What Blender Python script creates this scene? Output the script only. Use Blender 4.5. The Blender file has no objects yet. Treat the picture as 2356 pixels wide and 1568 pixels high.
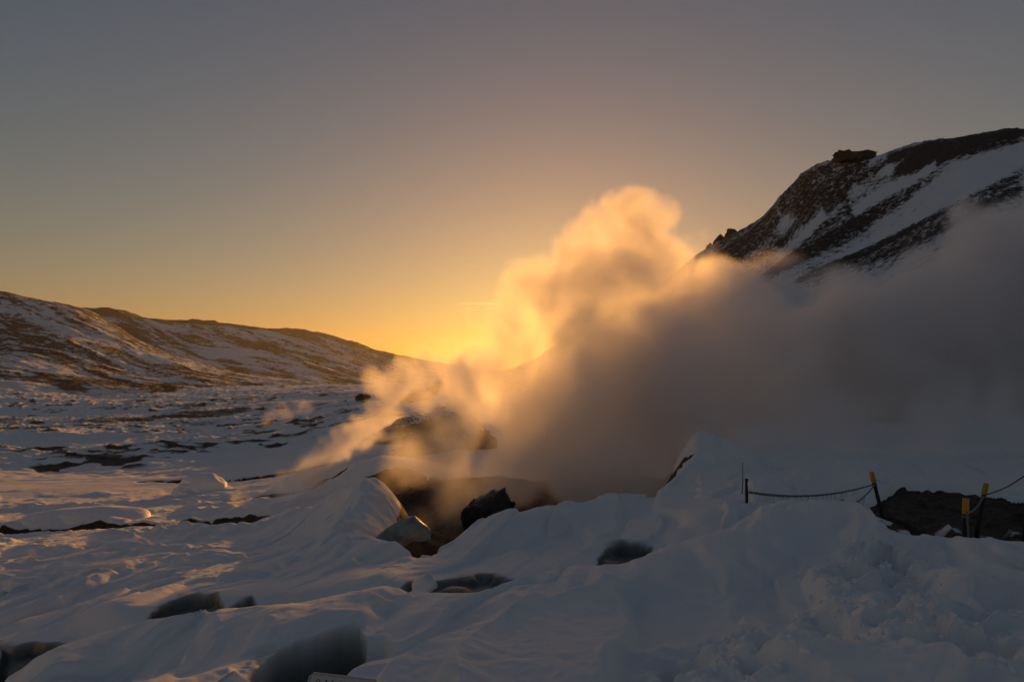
import bpy, bmesh, math, random
import numpy as np

random.seed(7)
rng = np.random.RandomState(11)
SC = bpy.context.scene
COL = SC.collection

# ------------------------------------------------------------------ camera
EYE = 1.65
PITCH = math.radians(2.4)
FPX = 683.0                                   # focal length in pixels of a 1024 wide frame (24 mm)
cd = bpy.data.cameras.new('camera')
cam = bpy.data.objects.new('camera', cd)
COL.objects.link(cam)
cd.lens = 24.01
cd.sensor_width = 36
cd.clip_start = 0.05
cd.clip_end = 60000
cam.location = (0, 0, EYE)
cam.rotation_euler = (math.radians(90) + PITCH, 0, 0)
SC.camera = cam

# ------------------------------------------------------------------ sky and sun
SUN_EL, SUN_AZ = math.radians(2.9), math.radians(4.3)      # low sun, a little right of straight ahead
wd = bpy.data.worlds.new('World')
SC.world = wd
wd.use_nodes = True
nt = wd.node_tree
bg = nt.nodes['Background']
sky = nt.nodes.new('ShaderNodeTexSky')
sky.sky_type = 'NISHITA'
sky.sun_disc = False
sky.sun_elevation = SUN_EL
sky.sun_rotation = SUN_AZ
sky.air_density, sky.dust_density, sky.ozone_density = 1.2, 0.5, 3.5
# film response of each channel: contrast in the shade, a shoulder in the glow
spl, cmb = nt.nodes.new('ShaderNodeSeparateColor'), nt.nodes.new('ShaderNodeCombineColor')
nt.links.new(sky.outputs[0], spl.inputs[0])


def wmath(op, a, b):
    n = nt.nodes.new('ShaderNodeMath')
    n.operation = op
    for i, v in enumerate((a, b)):
        if isinstance(v, (int, float)):
            n.inputs[i].default_value = v
        else:
            nt.links.new(v, n.inputs[i])
    return n.outputs[0]


for i, (sh, k_) in enumerate(((0.19, 2.80), (0.055, 1.37), (0.19, 1.08))):
    q_ = wmath('POWER', spl.outputs[i], 1.1)
    nt.links.new(wmath('MULTIPLY', wmath('DIVIDE', q_, wmath('ADD', wmath('MULTIPLY', q_, sh), 1.0)), k_), cmb.inputs[i])
nt.links.new(cmb.outputs[0], bg.inputs[0])
bg.inputs[1].default_value = 0.10

sl = bpy.data.lights.new('sun', 'SUN')
sl.energy = 4.8
sl.angle = math.radians(0.53)
sl.color = (1.0, 0.42, 0.085)
sun = bpy.data.objects.new('sun', sl)
COL.objects.link(sun)
sun.rotation_euler = (math.radians(90) - SUN_EL, 0, math.pi - SUN_AZ)

SC.view_settings.view_transform = 'Standard'
SC.view_settings.look = 'None'
SC.view_settings.exposure = 0.0
SC.view_settings.gamma = 1.0
SC.render.engine = 'CYCLES'
cy = SC.cycles
cy.use_denoising = True
cy.max_bounces = 12
cy.diffuse_bounces = 3
cy.volume_bounces = 8
cy.transparent_max_bounces = 16
cy.volume_step_rate = 1.5
cy.sample_clamp_indirect = 4.0


# ------------------------------------------------------------------ small maths helpers
def smooth(a, b, x):
    t = np.clip((x - a) / (b - a), 0, 1)
    return t * t * (3 - 2 * t)


_T2 = rng.rand(256, 256).astype(np.float32)


def noise2(x, y, seed=0):
    x = np.asarray(x, np.float32) + 37.7 * seed
    y = np.asarray(y, np.float32) + 91.3 * seed
    xi, yi = np.floor(x), np.floor(y)
    fx, fy = x - xi, y - yi
    fx = fx * fx * fx * (fx * (fx * 6 - 15) + 10)
    fy = fy * fy * fy * (fy * (fy * 6 - 15) + 10)
    i0, j0 = xi.astype(np.int32) & 255, yi.astype(np.int32) & 255
    i1, j1 = (i0 + 1) & 255, (j0 + 1) & 255
    a = _T2[i0, j0] * (1 - fx) + _T2[i1, j0] * fx
    b = _T2[i0, j1] * (1 - fx) + _T2[i1, j1] * fx
    return a * (1 - fy) + b * fy                # 0..1


def fbm2(x, y, octaves=5, seed=0, gain=0.5, lac=2.03):
    s, a, n = 0, 1.0, 0
    for k in range(octaves):
        c, d = math.cos(0.6 * k), math.sin(0.6 * k)
        s = s + a * (noise2(c * x - d * y, d * x + c * y, seed + 3 * k) - 0.5)
        n += a
        a *= gain
        x, y = x * lac, y * lac
    return s / n * 2                            # about -1..1


def ridged(x, y, octaves=4, seed=0, gain=0.5):
    s, a, n = 0, 1.0, 0
    for k in range(octaves):
        v = 1 - np.abs(2 * noise2(x, y, seed + 5 * k) - 1)
        s = s + a * v * v
        n += a
        a *= gain
        x, y = x * 2.03 + 3.1, y * 2.03 + 1.7
    return s / n                                # 0..1


_T3 = rng.rand(64, 64, 64).astype(np.float32)


def noise3(x, y, z, seed=0):
    x, y, z = x + 17.3 * seed, y + 5.9 * seed, z + 29.1 * seed
    xi, yi, zi = np.floor(x), np.floor(y), np.floor(z)
    fx, fy, fz = x - xi, y - yi, z - zi
    fx, fy, fz = [f * f * (3 - 2 * f) for f in (fx, fy, fz)]
    a0, b0, c0 = [v.astype(np.int32) & 63 for v in (xi, yi, zi)]
    a1, b1, c1 = (a0 + 1) & 63, (b0 + 1) & 63, (c0 + 1) & 63
    l = lambda p, q, f: p + (q - p) * f
    return l(l(l(_T3[a0, b0, c0], _T3[a1, b0, c0], fx), l(_T3[a0, b1, c0], _T3[a1, b1, c0], fx), fy),
             l(l(_T3[a0, b0, c1], _T3[a1, b0, c1], fx), l(_T3[a0, b1, c1], _T3[a1, b1, c1], fx), fy), fz)


def fbm3(x, y, z, octaves=4, seed=0, gain=0.5):
    s, a, n = 0, 1.0, 0
    for k in range(octaves):
        s = s + a * (noise3(x, y, z, seed + 2 * k) - 0.5)
        n += a
        a *= gain
        x, y, z = x * 2.1 + 1.3, y * 2.1 + 4.1, z * 2.1 + 2.2
    return s / n * 2


# survey marks: a bearing and a dip read off the photograph (2356 wide) plus a distance
S = 1024 / 2356.0


def bearing(vx, vy):
    a = (vx * S - 512) / FPX
    b = (340.5 - vy * S) / FPX
    yy = math.cos(PITCH) - b * math.sin(PITCH)
    return a / yy, (math.sin(PITCH) + b * math.cos(PITCH)) / yy


def survey(vx, vy, d):
    u, t = bearing(vx, vy)
    return np.array([u * d, d, EYE + t * d])


AU = 2.0


class Surface:
    """height field through surveyed points (multiquadric in bearing / log distance)"""

    def __init__(self, marks, hidden, c=0.10):
        P, T = [], []
        for vx, vy, d in marks:
            u, t = bearing(vx, vy)
            P.append((AU * u, math.log(d)))
            T.append(t)
        for vx, d, z in hidden:
            u, _ = bearing(vx, 850)
            P.append((AU * u, math.log(d)))
            T.append((z - EYE) / d)
        self.P, self.c = np.array(P), c
        T = np.array(T)
        self.m = T.mean()
        r = np.sqrt(((self.P[:, None] - self.P[None]) ** 2).sum(2) + c * c)
        self.w = np.linalg.solve(r - 0.0015 * np.eye(len(T)), T - self.m)

    def tan(self, u, v):
        u = np.asarray(u, float).ravel() * AU
        v = np.asarray(v, float).ravel()
        out = np.empty(len(u))
        for i in range(0, len(u), 100000):
            d = np.sqrt((u[i:i + 100000, None] - self.P[None, :, 0]) ** 2 +
                        (v[i:i + 100000, None] - self.P[None, :, 1]) ** 2 + self.c ** 2)
            out[i:i + 100000] = d @ self.w
        return out + self.m

    def grid(self, us, vs):
        """evaluate coarse, then refine bicubically enough by linear upsampling of a dense lattice"""
        U, V = np.meshgrid(us, vs)
        return self.tan(U, V).reshape(U.shape)


def lookup(us, vs, F, u, v):
    """bilinear read of a lattice F[v, u]"""
    iu = np.clip((u - us[0]) / (us[-1] - us[0]) * (len(us) - 1), 0, len(us) - 1.001)
    iv = np.clip((v - vs[0]) / (vs[-1] - vs[0]) * (len(vs) - 1), 0, len(vs) - 1.001)
    a, b = iu.astype(int), iv.astype(int)
    fu, fv = iu - a, iv - b
    return (F[b, a] * (1 - fu) + F[b, a + 1] * fu) * (1 - fv) + (F[b + 1, a] * (1 - fu) + F[b + 1, a + 1] * fu) * fv


def to_view(x, y, z):
    """picture position (2356 wide) of a point, used to find where a surveyed feature lies on the ground"""
    zz = z - EYE
    d = y * math.cos(PITCH) + zz * math.sin(PITCH)
    h = -y * math.sin(PITCH) + zz * math.cos(PITCH)
    d = np.maximum(d, 1e-3)
    return (512 + FPX * x / d) / S, (340.5 - FPX * h / d) / S


def poly_mask(px, py, poly, soft):
    """1 inside a polygon, soft edge (in picture units)"""
    poly = np.array(poly, float)
    x0, y0 = poly.min(0) - 3 * soft
    x1, y1 = poly.max(0) + 3 * soft
    sel = (px > x0) & (px < x1) & (py > y0) & (py < y1)
    out = np.zeros(px.shape, np.float32)
    if not sel.any():
        return out
    X, Y = px[sel], py[sel]
    inside = np.zeros(X.shape, bool)
    dist = np.full(X.shape, 1e9)
    n = len(poly)
    for i in range(n):
        ax, ay = poly[i]
        bx, by = poly[(i + 1) % n]
        if ay != by:
            c = ((ay > Y) != (by > Y)) & (X < (bx - ax) * (Y - ay) / (by - ay) + ax)
            inside ^= c
        ex, ey = bx - ax, by - ay
        t = np.clip(((X - ax) * ex + (Y - ay) * ey) / (ex * ex + ey * ey + 1e-9), 0, 1)
        dist = np.minimum(dist, np.hypot(X - ax - t * ex, Y - ay - t * ey))
    out[sel] = smooth(-soft, soft, np.where(inside, dist, -dist))
    return out


# ------------------------------------------------------------------ materials
def new_mat(name):
    m = bpy.data.materials.new(name)
    m.use_nodes = True
    return m, m.node_tree, m.node_tree.nodes['Principled BSDF']


def nd(t, kind, **kw):
    n = t.nodes.new(kind)
    for k, v in kw.items():
        setattr(n, k, v)
    return n


def noise_node(t, co, scale, detail=6, rough=0.55):
    n = nd(t, 'ShaderNodeTexNoise')
    n.inputs['Scale'].default_value = scale
    n.inputs['Detail'].default_value = detail
    n.inputs['Roughness'].default_value = rough
    t.links.new(co, n.inputs['Vector'])
    return n.outputs['Fac']


def math_node(t, op, a, b=None, clamp=False):
    n = nd(t, 'ShaderNodeMath', operation=op, use_clamp=clamp)
    for i, v in enumerate((a, b)):
        if v is None:
            continue
        if isinstance(v, (int, float)):
            n.inputs[i].default_value = v
        else:
            t.links.new(v, n.inputs[i])
    return n.outputs[0]


def ramp_node(t, fac, stops):
    r = nd(t, 'ShaderNodeValToRGB')
    e = r.color_ramp.elements
    while len(e) < len(stops):
        e.new(0.5)
    for el, (p, c) in zip(e, stops):
        el.position = p
        el.color = (*c, 1)
    t.links.new(fac, r.inputs[0])
    return r.outputs[0]


def mix_node(t, fac, a, b):
    n = nd(t, 'ShaderNodeMix', data_type='RGBA')
    t.links.new(fac, n.inputs[0])
    for v, i in ((a, 6), (b, 7)):
        if isinstance(v, tuple):
            n.inputs[i].default_value = (*v, 1)
        else:
            t.links.new(v, n.inputs[i])
    return n.outputs[2]


def terrain_material(name, grain, soil_a, soil_b, amp=1.5, snow=(0.94, 0.94, 0.91), bump=0.4, bump_dist=0.05, soil_bump=0.3):
    """snow over bare ground; the vertex layer `bare` says where the ground shows, `ice` where dark ice and the painted shade of undercuts go"""
    m, t, p = new_mat(name)
    co = nd(t, 'ShaderNodeTexCoord').outputs['Object']
    at = nd(t, 'ShaderNodeAttribute', attribute_name='bare').outputs['Fac']
    ic = nd(t, 'ShaderNodeAttribute', attribute_name='ice').outputs['Fac']
    n1 = noise_node(t, co, grain, 7, 0.62)
    n2 = noise_node(t, co, grain * 5.3, 5, 0.6)
    mixn = math_node(t, 'ADD', math_node(t, 'MULTIPLY', n1, 0.6), math_node(t, 'MULTIPLY', n2, 0.4))
    k = math_node(t, 'ADD', at, math_node(t, 'MULTIPLY', math_node(t, 'SUBTRACT', mixn, 0.5), amp))
    fac = nd(t, 'ShaderNodeMapRange', interpolation_type='SMOOTHSTEP')
    fac.inputs['From Min'].default_value = 0.42
    fac.inputs['From Max'].default_value = 0.58
    t.links.new(k, fac.inputs['Value'])
    # never bare where the layer is empty
    gate = math_node(t, 'MULTIPLY', fac.outputs[0], math_node(t, 'MULTIPLY', at, 12.0, True), True)
    soil = ramp_node(t, n2, [(0.3, soil_a), (0.7, soil_b)])
    sn = ramp_node(t, n1, [(0.25, tuple(c * 0.95 for c in snow)), (0.75, snow)])
    ice_shade = ramp_node(t, n1, [(0.3, (0.07, 0.08, 0.068)), (0.7, (0.20, 0.215, 0.19))])  # dark ice tone, doubling as painted shade in the hollows
    c = mix_node(t, ic, sn, ice_shade)
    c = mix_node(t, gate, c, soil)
    t.links.new(c, p.inputs['Base Color'])
    rr = math_node(t, 'SUBTRACT', 0.75, math_node(t, 'MULTIPLY', ic, 0.45))
    t.links.new(rr, p.inputs['Roughness'])
    p.inputs['Specular IOR Level'].default_value = 0.25
    h = math_node(t, 'ADD', math_node(t, 'MULTIPLY', n1, 0.7), math_node(t, 'MULTIPLY', n2, 0.3))
    hs = math_node(t, 'ADD', math_node(t, 'MULTIPLY', h, 0.5), math_node(t, 'MULTIPLY', math_node(t, 'MULTIPLY', n2, gate), soil_bump * 4))
    b = nd(t, 'ShaderNodeBump')
    b.inputs['Strength'].default_value = bump
    b.inputs['Distance'].default_value = bump_dist
    t.links.new(hs, b.inputs['Height'])
    t.links.new(b.outputs[0], p.inputs['Normal'])
    return m


def rock_material(name, a, b, snow_amt=0.0, scale=3.0):
    m, t, p = new_mat(name)
    co = nd(t, 'ShaderNodeTexCoord').outputs['Object']
    n1 = noise_node(t, co, scale, 8, 0.65)
    col = ramp_node(t, n1, [(0.3, a), (0.7, b)])
    if snow_amt > 0:
        g = nd(t, 'ShaderNodeNewGeometry')
        sp = nd(t, 'ShaderNodeSeparateXYZ')
        t.links.new(g.outputs['Normal'], sp.inputs[0])
        up = math_node(t, 'ADD', sp.outputs[2], math_node(t, 'MULTIPLY', math_node(t, 'SUBTRACT', noise_node(t, co, scale * 4, 5), 0.5), 1.3))
        f = nd(t, 'ShaderNodeMapRange')
        f.inputs['From Min'].default_value = 1.05 - snow_amt
        f.inputs['From Max'].default_value = 1.25 - snow_amt
        t.links.new(up, f.inputs['Value'])
        col = mix_node(t, f.outputs[0], col, (0.78, 0.8, 0.84))
    t.links.new(col, p.inputs['Base Color'])
    p.inputs['Roughness'].default_value = 0.85
    bmp = nd(t, 'ShaderNodeBump')
    bmp.inputs['Strength'].default_value = 0.8
    bmp.inputs['Distance'].default_value = 0.15 / scale
    t.links.new(n1, bmp.inputs['Height'])
    t.links.new(bmp.outputs[0], p.inputs['Normal'])
    return m


def plain_material(name, col, rough=0.6, var=0.15, scale=20.0):
    m, t, p = new_mat(name)
    co = nd(t, 'ShaderNodeTexCoord').outputs['Object']
    n = noise_node(t, co, scale, 5)
    c = ramp_node(t, n, [(0.25, tuple(v * (1 - var) for v in col)), (0.75, tuple(min(1, v * (1 + var)) for v in col))])
    t.links.new(c, p.inputs['Base Color'])
    p.inputs['Roughness'].default_value = rough
    b = nd(t, 'ShaderNodeBump')
    b.inputs['Strength'].default_value = 0.25
    b.inputs['Distance'].default_value = 0.01
    t.links.new(n, b.inputs['Height'])
    t.links.new(b.outputs[0], p.inputs['Normal'])
    return m


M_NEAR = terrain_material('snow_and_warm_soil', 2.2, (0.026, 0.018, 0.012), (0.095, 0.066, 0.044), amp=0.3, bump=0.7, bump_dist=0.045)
M_HILL = terrain_material('snow_and_heath', 0.35, (0.07, 0.043, 0.023), (0.19, 0.12, 0.064), amp=2.0, bump=1.0, bump_dist=2.2, soil_bump=0.6)
M_SCREE = terrain_material('snow_and_scree', 1.1, (0.045, 0.031, 0.021), (0.15, 0.105, 0.073), amp=2.4, bump=0.9, bump_dist=0.3, soil_bump=0.5)
M_ROCK = rock_material('dark_lava_rock', (0.014, 0.011, 0.009), (0.06, 0.045, 0.033), 0.0)
M_FROSTROCK = rock_material('frosted_lava_rock', (0.010, 0.008, 0.007), (0.035, 0.027, 0.02), 0.08, 9.0)
M_TURF = rock_material('turf_mound', (0.02, 0.014, 0.008), (0.06, 0.04, 0.02), 0.22, 1.6)
M_SNOW = plain_material('packed_snow', (0.93, 0.93, 0.90), 0.7, 0.06, 6.0)
M_ICE = plain_material('grey_ice', (0.22, 0.23, 0.21), 0.45, 0.5, 5.0)
M_POST = plain_material('tarred_wood', (0.012, 0.012, 0.016), 0.7, 0.4, 30.0)
M_CAP = plain_material('yellow_paint', (0.55, 0.26, 0.02), 0.5, 0.15, 40.0)
M_ROPE = plain_material('frozen_rope', (0.16, 0.15, 0.15), 0.6, 0.35, 60.0)
M_SIGN = plain_material('sign_enamel', (0.55, 0.60, 0.56), 0.35, 0.06, 12.0)
M_RED = plain_material('dark_red_paint', (0.20, 0.012, 0.014), 0.45, 0.1, 30.0)
M_EDGE = plain_material('sign_edge', (0.5, 0.47, 0.46), 0.4, 0.1, 30.0)
M_ICICLE, _t, _p = new_mat('icicle_ice')
_p.inputs['Base Color'].default_value = (0.8, 0.86, 0.9, 1)
_p.inputs['Roughness'].default_value = 0.12
_p.inputs['Transmission Weight'].default_value = 0.6
_p.inputs['IOR'].default_value = 1.31
M_WATER, _t, _p = new_mat('dark_warm_water')
_p.inputs['Base Color'].default_value = (0.012, 0.011, 0.009, 1)
_p.inputs['Roughness'].default_value = 0.12
_n = noise_node(_t, nd(_t, 'ShaderNodeTexCoord').outputs['Object'], 3.0, 4)
_b = nd(_t, 'ShaderNodeBump')
_b.inputs['Strength'].default_value = 0.3
_b.inputs['Distance'].default_value = 0.04
_t.links.new(_n, _b.inputs['Height'])
_t.links.new(_b.outputs[0], _p.inputs['Normal'])


# ------------------------------------------------------------------ mesh helpers
def link(name, me, mats, parent=None):
    o = bpy.data.objects.new(name, me)
    COL.objects.link(o)
    for m in (mats if isinstance(mats, (list, tuple)) else [mats]):
        me.materials.append(m)
    if parent is not None:
        o.parent = parent
    return o


def tag(o, label=None, cat=None, group=None, kind=None):
    for k, v in (('label', label), ('category', cat), ('group', group), ('kind', kind)):
        if v:
            o[k] = v
    return o


def grid_object(name, X, Y, Z, mat, layers=None, flip=False):
    R, C = X.shape
    me = bpy.data.meshes.new(name)
    co = np.stack([X, Y, Z], -1).reshape(-1, 3).astype(np.float32)
    me.vertices.add(len(co))
    me.vertices.foreach_set('co', co.ravel())
    i = (np.arange(R - 1)[:, None] * C + np.arange(C - 1)[None]).ravel()
    q = np.stack([i, i + 1, i + C + 1, i + C], 1)
    if flip:
        q = q[:, ::-1]
    q = np.ascontiguousarray(q, np.int32)
    me.loops.add(q.size)
    me.loops.foreach_set('vertex_index', q.ravel())
    me.polygons.add(len(q))
    me.polygons.foreach_set('loop_start', np.arange(0, q.size, 4, dtype=np.int32))
    me.update(calc_edges=True)
    me.shade_smooth()
    for k, v in (layers or {}).items():
        a = me.attributes.new(k, 'FLOAT', 'POINT')
        a.data.foreach_set('value', np.ascontiguousarray(v, np.float32).ravel())
    return link(name, me, mat)


def bm_object(name, bm, mat, parent=None, smooth_shade=True):
    me = bpy.data.meshes.new(name)
    bm.to_mesh(me)
    bm.free()
    if smooth_shade:
        me.shade_smooth()
    return link(name, me, mat, parent)


def tube(bm, pts, radii, sides=8, cap=True):
    """round tube through points"""
    from mathutils import Vector
    pts = [Vector(p) for p in pts]
    rings = []
    for i, p in enumerate(pts):
        d = (pts[min(i + 1, len(pts) - 1)] - pts[max(i - 1, 0)]).normalized()
        up = Vector((0, 0, 1)) if abs(d.z) < 0.9 else Vector((0, 1, 0))
        a = d.cross(up).normalized()
        b = d.cross(a).normalized()
        r = radii[i] if isinstance(radii, (list, tuple, np.ndarray)) else radii
        rings.append([bm.verts.new(p + (a * math.cos(k * 2 * math.pi / sides) + b * math.sin(k * 2 * math.pi / sides)) * r) for k in range(sides)])
    for r0, r1 in zip(rings, rings[1:]):
        for k in range(sides):
            bm.faces.new((r0[k], r0[(k + 1) % sides], r1[(k + 1) % sides], r1[k]))
    if cap:
        bm.faces.new(rings[0][::-1])
        bm.faces.new(rings[-1])
    return rings


def lump_mesh(size, seed, sub=4, rough=0.25, flat=0.0, octaves=5, freq=1.2, sharp=False):
    """an uneven rock or snow lump"""
    bm = bmesh.new()
    bmesh.ops.create_icosphere(bm, subdivisions=sub, radius=1.0)
    co = np.array([v.co[:] for v in bm.verts], np.float32)
    n = fbm3(co[:, 0] * freq + 9, co[:, 1] * freq + 9, co[:, 2] * freq + 9, octaves, seed)
    if sharp:
        n = n + 0.5 * (np.abs(fbm3(co[:, 0] * 2.2 + 3, co[:, 1] * 2.2, co[:, 2] * 2.2, 3, seed + 9)) - 0.25)
    r = 1 + rough * 2 * n
    for v, k in zip(bm.verts, r):
        v.co *= float(k)
        if flat and v.co.z < -flat:
            v.co.z = -flat
        v.co.x *= size[0]
        v.co.y *= size[1]
        v.co.z *= size[2]
    bmesh.ops.recalc_face_normals(bm, faces=bm.faces)
    return bm


# ================================================================== GROUND: snow bank, gully, steaming pit, valley floor
G_MARKS = []


def col_marks(vx, *rows):
    for vy, d in rows:
        G_MARKS.append((vx, vy, d))


col_marks(-700, (1568, 7.0), (1450, 10.5), (1330, 17), (1240, 28), (1100, 52), (1000, 100), (965, 150), (920, 230))
col_marks(0, (1568, 6.5), (1548, 7.2), (1512, 8.7), (1475, 9.4), (1400, 11.8), (1340, 15), (1300, 18), (1235, 26), (1200, 31), (1150, 40),
          (1100, 52), (1050, 70), (1000, 100), (962, 150), (945, 200), (918, 240))
col_marks(250, (1568, 5.6), (1500, 6.4), (1445, 7.3), (1428, 9.0), (1380, 10.2), (1320, 13.5), (1260, 19.5), (1215, 26), (1150, 38), (1060, 66), (980, 120), (932, 200))
col_marks(500, (1568, 4.9), (1480, 5.8), (1400, 7.2), (1392, 9.0), (1365, 9.5), (1330, 10.9), (1290, 13.5), (1250, 18), (1210, 25), (1160, 33),
          (1120, 42), (1060, 62), (1000, 98), (960, 140), (928, 205))
col_marks(700, (1460, 5.4), (1385, 7.0), (1375, 9.1), (1340, 9.9), (1290, 11.8), (1235, 16), (1190, 23), (1140, 30), (1080, 44), (1020, 72), (960, 120), (918, 200))
col_marks(880, (1568, 3.9), (1480, 4.7), (1410, 5.7), (1345, 7.0), (1340, 9.2), (1310, 10), (1270, 11.3), (1242, 12.7), (1180, 16.5), (1130, 20),
          (1095, 27), (1060, 34), (1020, 48), (970, 75), (930, 120), (902, 200))
col_marks(1100, (1568, 3.7), (1450, 4.9), (1362, 6.5), (1356, 9.2), (1320, 9.9), (1260, 11.6), (1216, 13.2), (1140, 24), (1080, 36), (1000, 60), (950, 95), (905, 170))
col_marks(1250, (1568, 3.65), (1430, 4.9), (1318, 6.9), (1310, 9.5), (1280, 10.2), (1220, 12), (1180, 13.6))
col_marks(1400, (1568, 3.6), (1400, 5.3), (1292, 7.3), (1287, 9.8), (1260, 10.5), (1200, 12.4), (1150, 14.3), (1090, 27), (1000, 48), (900, 85), (870, 130))
col_marks(1560, (1450, 4.6), (1250, 7.7), (1115, 14.6), (1058, 18))
col_marks(1650, (1568, 3.5), (1400, 5.2), (1225, 8.1), (1205, 10.5), (1150, 12.5), (1090, 15), (1036, 19), (1004, 24), (950, 38), (880, 70), (800, 100))
col_marks(1760, (1162, 8.6), (1130, 12.5), (1080, 15.5))
col_marks(1870, (1568, 3.45), (1350, 5.7), (1230, 7.4), (1150, 8.8), (1090, 14.5), (1040, 18.5), (980, 26), (900, 42), (780, 75))
col_marks(2000, (1180, 8.7), (1470, 4.2), (1300, 6.4))
col_marks(2150, (1568, 3.4), (1380, 5.3), (1300, 6.5), (1233, 7.9), (1225, 11.2), (1180, 12.8), (1119, 15.4), (1106, 15.7), (1050, 19), (950, 29), (800, 52), (700, 68))
col_marks(2356, (1568, 3.3), (1400, 4.9), (1245, 7.7), (1235, 10.9), (1190, 12.4), (1142, 14.3), (1128, 14.6), (1050, 18.5), (900, 32), (700, 60))
col_marks(2900, (1568, 3.2), (1400, 4.8), (1250, 7.5), (1140, 14.3), (1120, 14.8), (1040, 18.5), (880, 30), (640, 56))
G_HID = [(-700, 1.2, -0.4), (0, 1.2, -0.15), (600, 1.2, 0), (1200, 1.2, 0.05), (1800, 1.2, 0.05), (2356, 1.2, 0.1), (2900, 1.2, 0.1),
         (-700, 3.5, -0.7), (0, 4, -0.5), (500, 3, -0.1), (1200, 2.2, 0.02), (2000, 2.2, 0.05), (700, 3.6, -0.15),
         (-700, 8, -2.0), (0, 7.9, -2.1), (250, 8.2, -2.0), (500, 8.1, -1.85), (700, 8.0, -1.6), (880, 8.0, -1.5), (1100, 7.7, -1.45), (1250, 8.2, -1.3),
         (1430, 8.5, -1.15), (1560, 9.0, -0.85), (1650, 9.3, -0.75), (1760, 10, -0.8), (1870, 10, -0.85), (1870, 12, -0.85), (2000, 9.8, -1.0),
         (2000, 12, -1.0), (2150, 8.7, -1.0), (2150, 10, -1.05), (2356, 8.5, -1.05), (2356, 9.8, -1.05), (2900, 8.4, -1.1), (2900, 11, -1.1),
         (950, 15.0, -3.2), (1000, 14.5, -3.6), (1100, 15.2, -4.2), (1250, 15.8, -4.2), (1400, 16.8, -3.8), (1100, 18.5, -4.2), (1250, 19.5, -4.2),
         (1400, 21, -3.6), (1000, 18, -3.9), (980, 17.0, -3.6), (1520, 18.5, -2.8), (1560, 23, -2.2),
         (830, 23.0, -4.3), (900, 23.5, -4.3), (-700, 180, -12), (0, 175, -11.5), (250, 260, -10), (500, 260, -9), (800, 260, -7), (1100, 260, -5),
         (1400, 200, 2), (-700, 500, -10), (0, 500, -10), (500, 500, -10), (1000, 500, -8), (1500, 400, -5), (2356, 120, 30), (2900, 110, 36), (1800, 150, 24)]
GS = Surface(G_MARKS, G_HID)

LU = np.linspace(-1.25, 1.15, 321)
LV = np.linspace(math.log(1.2), math.log(480), 421)
LT = GS.grid(LU, LV)


def ground_tan(u, v):
    return lookup(LU, LV, LT, u, v)


def on_ground(vx, vy, dmin=2.5, dmax=400):
    """first place where a sight line meets the ground"""
    u, t = bearing(vx, vy)
    v = np.linspace(math.log(dmin), math.log(dmax), 3000)
    s = ground_tan(np.full_like(v, u), v)
    k = np.argmax(s >= t)
    d = math.exp(v[k])
    return np.array([u * d, d, EYE + s[k] * d])


NU, NV = 1080, 1080
# denser columns inside the view, denser rows where the banks are steep
uu = np.concatenate([np.linspace(-1.25, -0.80, 50, endpoint=False), np.linspace(-0.80, 0.80, NU - 90, endpoint=False), np.linspace(0.80, 1.15, 40)])
_v = np.linspace(math.log(1.25), math.log(470), 4000)
_d = np.exp(_v)
_r = 0.6 + 1.4 * smooth(2.8, 3.6, _d) * (1 - smooth(6.2, 7.0, _d)) + 3.6 * smooth(8.0, 8.5, _d) * (1 - smooth(10.2, 11.2, _d)) + 1.6 * smooth(10.2, 11.2, _d) * (1 - smooth(17, 20, _d)) \
    + 0.9 * smooth(17, 20, _d) * (1 - smooth(60, 90, _d)) - 0.2 * smooth(120, 200, _d)
_c = np.concatenate([[0], np.cumsum((_r[1:] + _r[:-1]) / 2)])
vv = np.interp(np.linspace(0, _c[-1], NV), _c, _v)
U, V = np.meshgrid(uu, vv)
D = np.exp(V)
X = U * D
Y = D
Zb = EYE + ground_tan(U.ravel(), V.ravel()).reshape(U.shape) * D
PX, PY = to_view(X, Y, Zb)
Z = Zb.copy()
bare = np.zeros(U.shape, np.float32)
ice = np.zeros(U.shape, np.float32)

# --- how rough each stretch is
valley = smooth(24, 60, D) * (1 - smooth(250, 420, D))
near = 1 - 0.85 * smooth(10.5, 22, D) - 0.15 * smooth(22, 45, D)
bank = (1 - smooth(7.5, 9.0, D))

# wind-carved drifts: long low ridges running away from the camera, with small sharp scarps
HOLE = [(560, 1590), (605, 1550), (650, 1505), (700, 1478), (735, 1464), (790, 1452), (826, 1450), (842, 1466), (812, 1512), (778, 1560), (740, 1600)]
calm = 1 - np.clip(poly_mask(PX, PY, HOLE, 40) * (D < 7), 0, 1)
edgek = (1 - 0.7 * np.exp(-((D - 7.6) / 1.2) ** 2)) * calm            # keep the lip of the bank where it was surveyed
wallk = (1 - 0.92 * np.exp(-((D - 9.2) / 1.5) ** 2) * (U < 0.22)) * calm
ca, sa = math.cos(1.22), math.sin(1.22)
WX, WY = X * ca + Y * sa, -X * sa + Y * ca
warp = fbm2(X * 0.4, Y * 0.4, 3, 21)
drift = ridged(WX * 0.16 + warp * 0.4, WY * 0.55 + warp * 0.6, 2, 4)
Z += near * edgek * wallk * (0.20 * (drift - 0.45) + 0.08 * fbm2(X * 0.35, Y * 0.35, 3, 8))
sc1 = fbm2(WX * 0.26 + 0.7 * warp, WY * 0.85 + 0.8 * warp, 3, 33)
sc2 = fbm2(WX * 0.40 - 0.6 * warp + 5, WY * 1.5 + 0.8 * warp, 3, 36)
Z += near * edgek * wallk * (0.15 * smooth(-0.03, 0.17, sc1) + 0.09 * smooth(0.0, 0.11, sc2) - 0.11)
ripple = fbm2(WX * 0.7 + warp, WY * 5.5 + 2.5 * warp, 3, 14)
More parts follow.
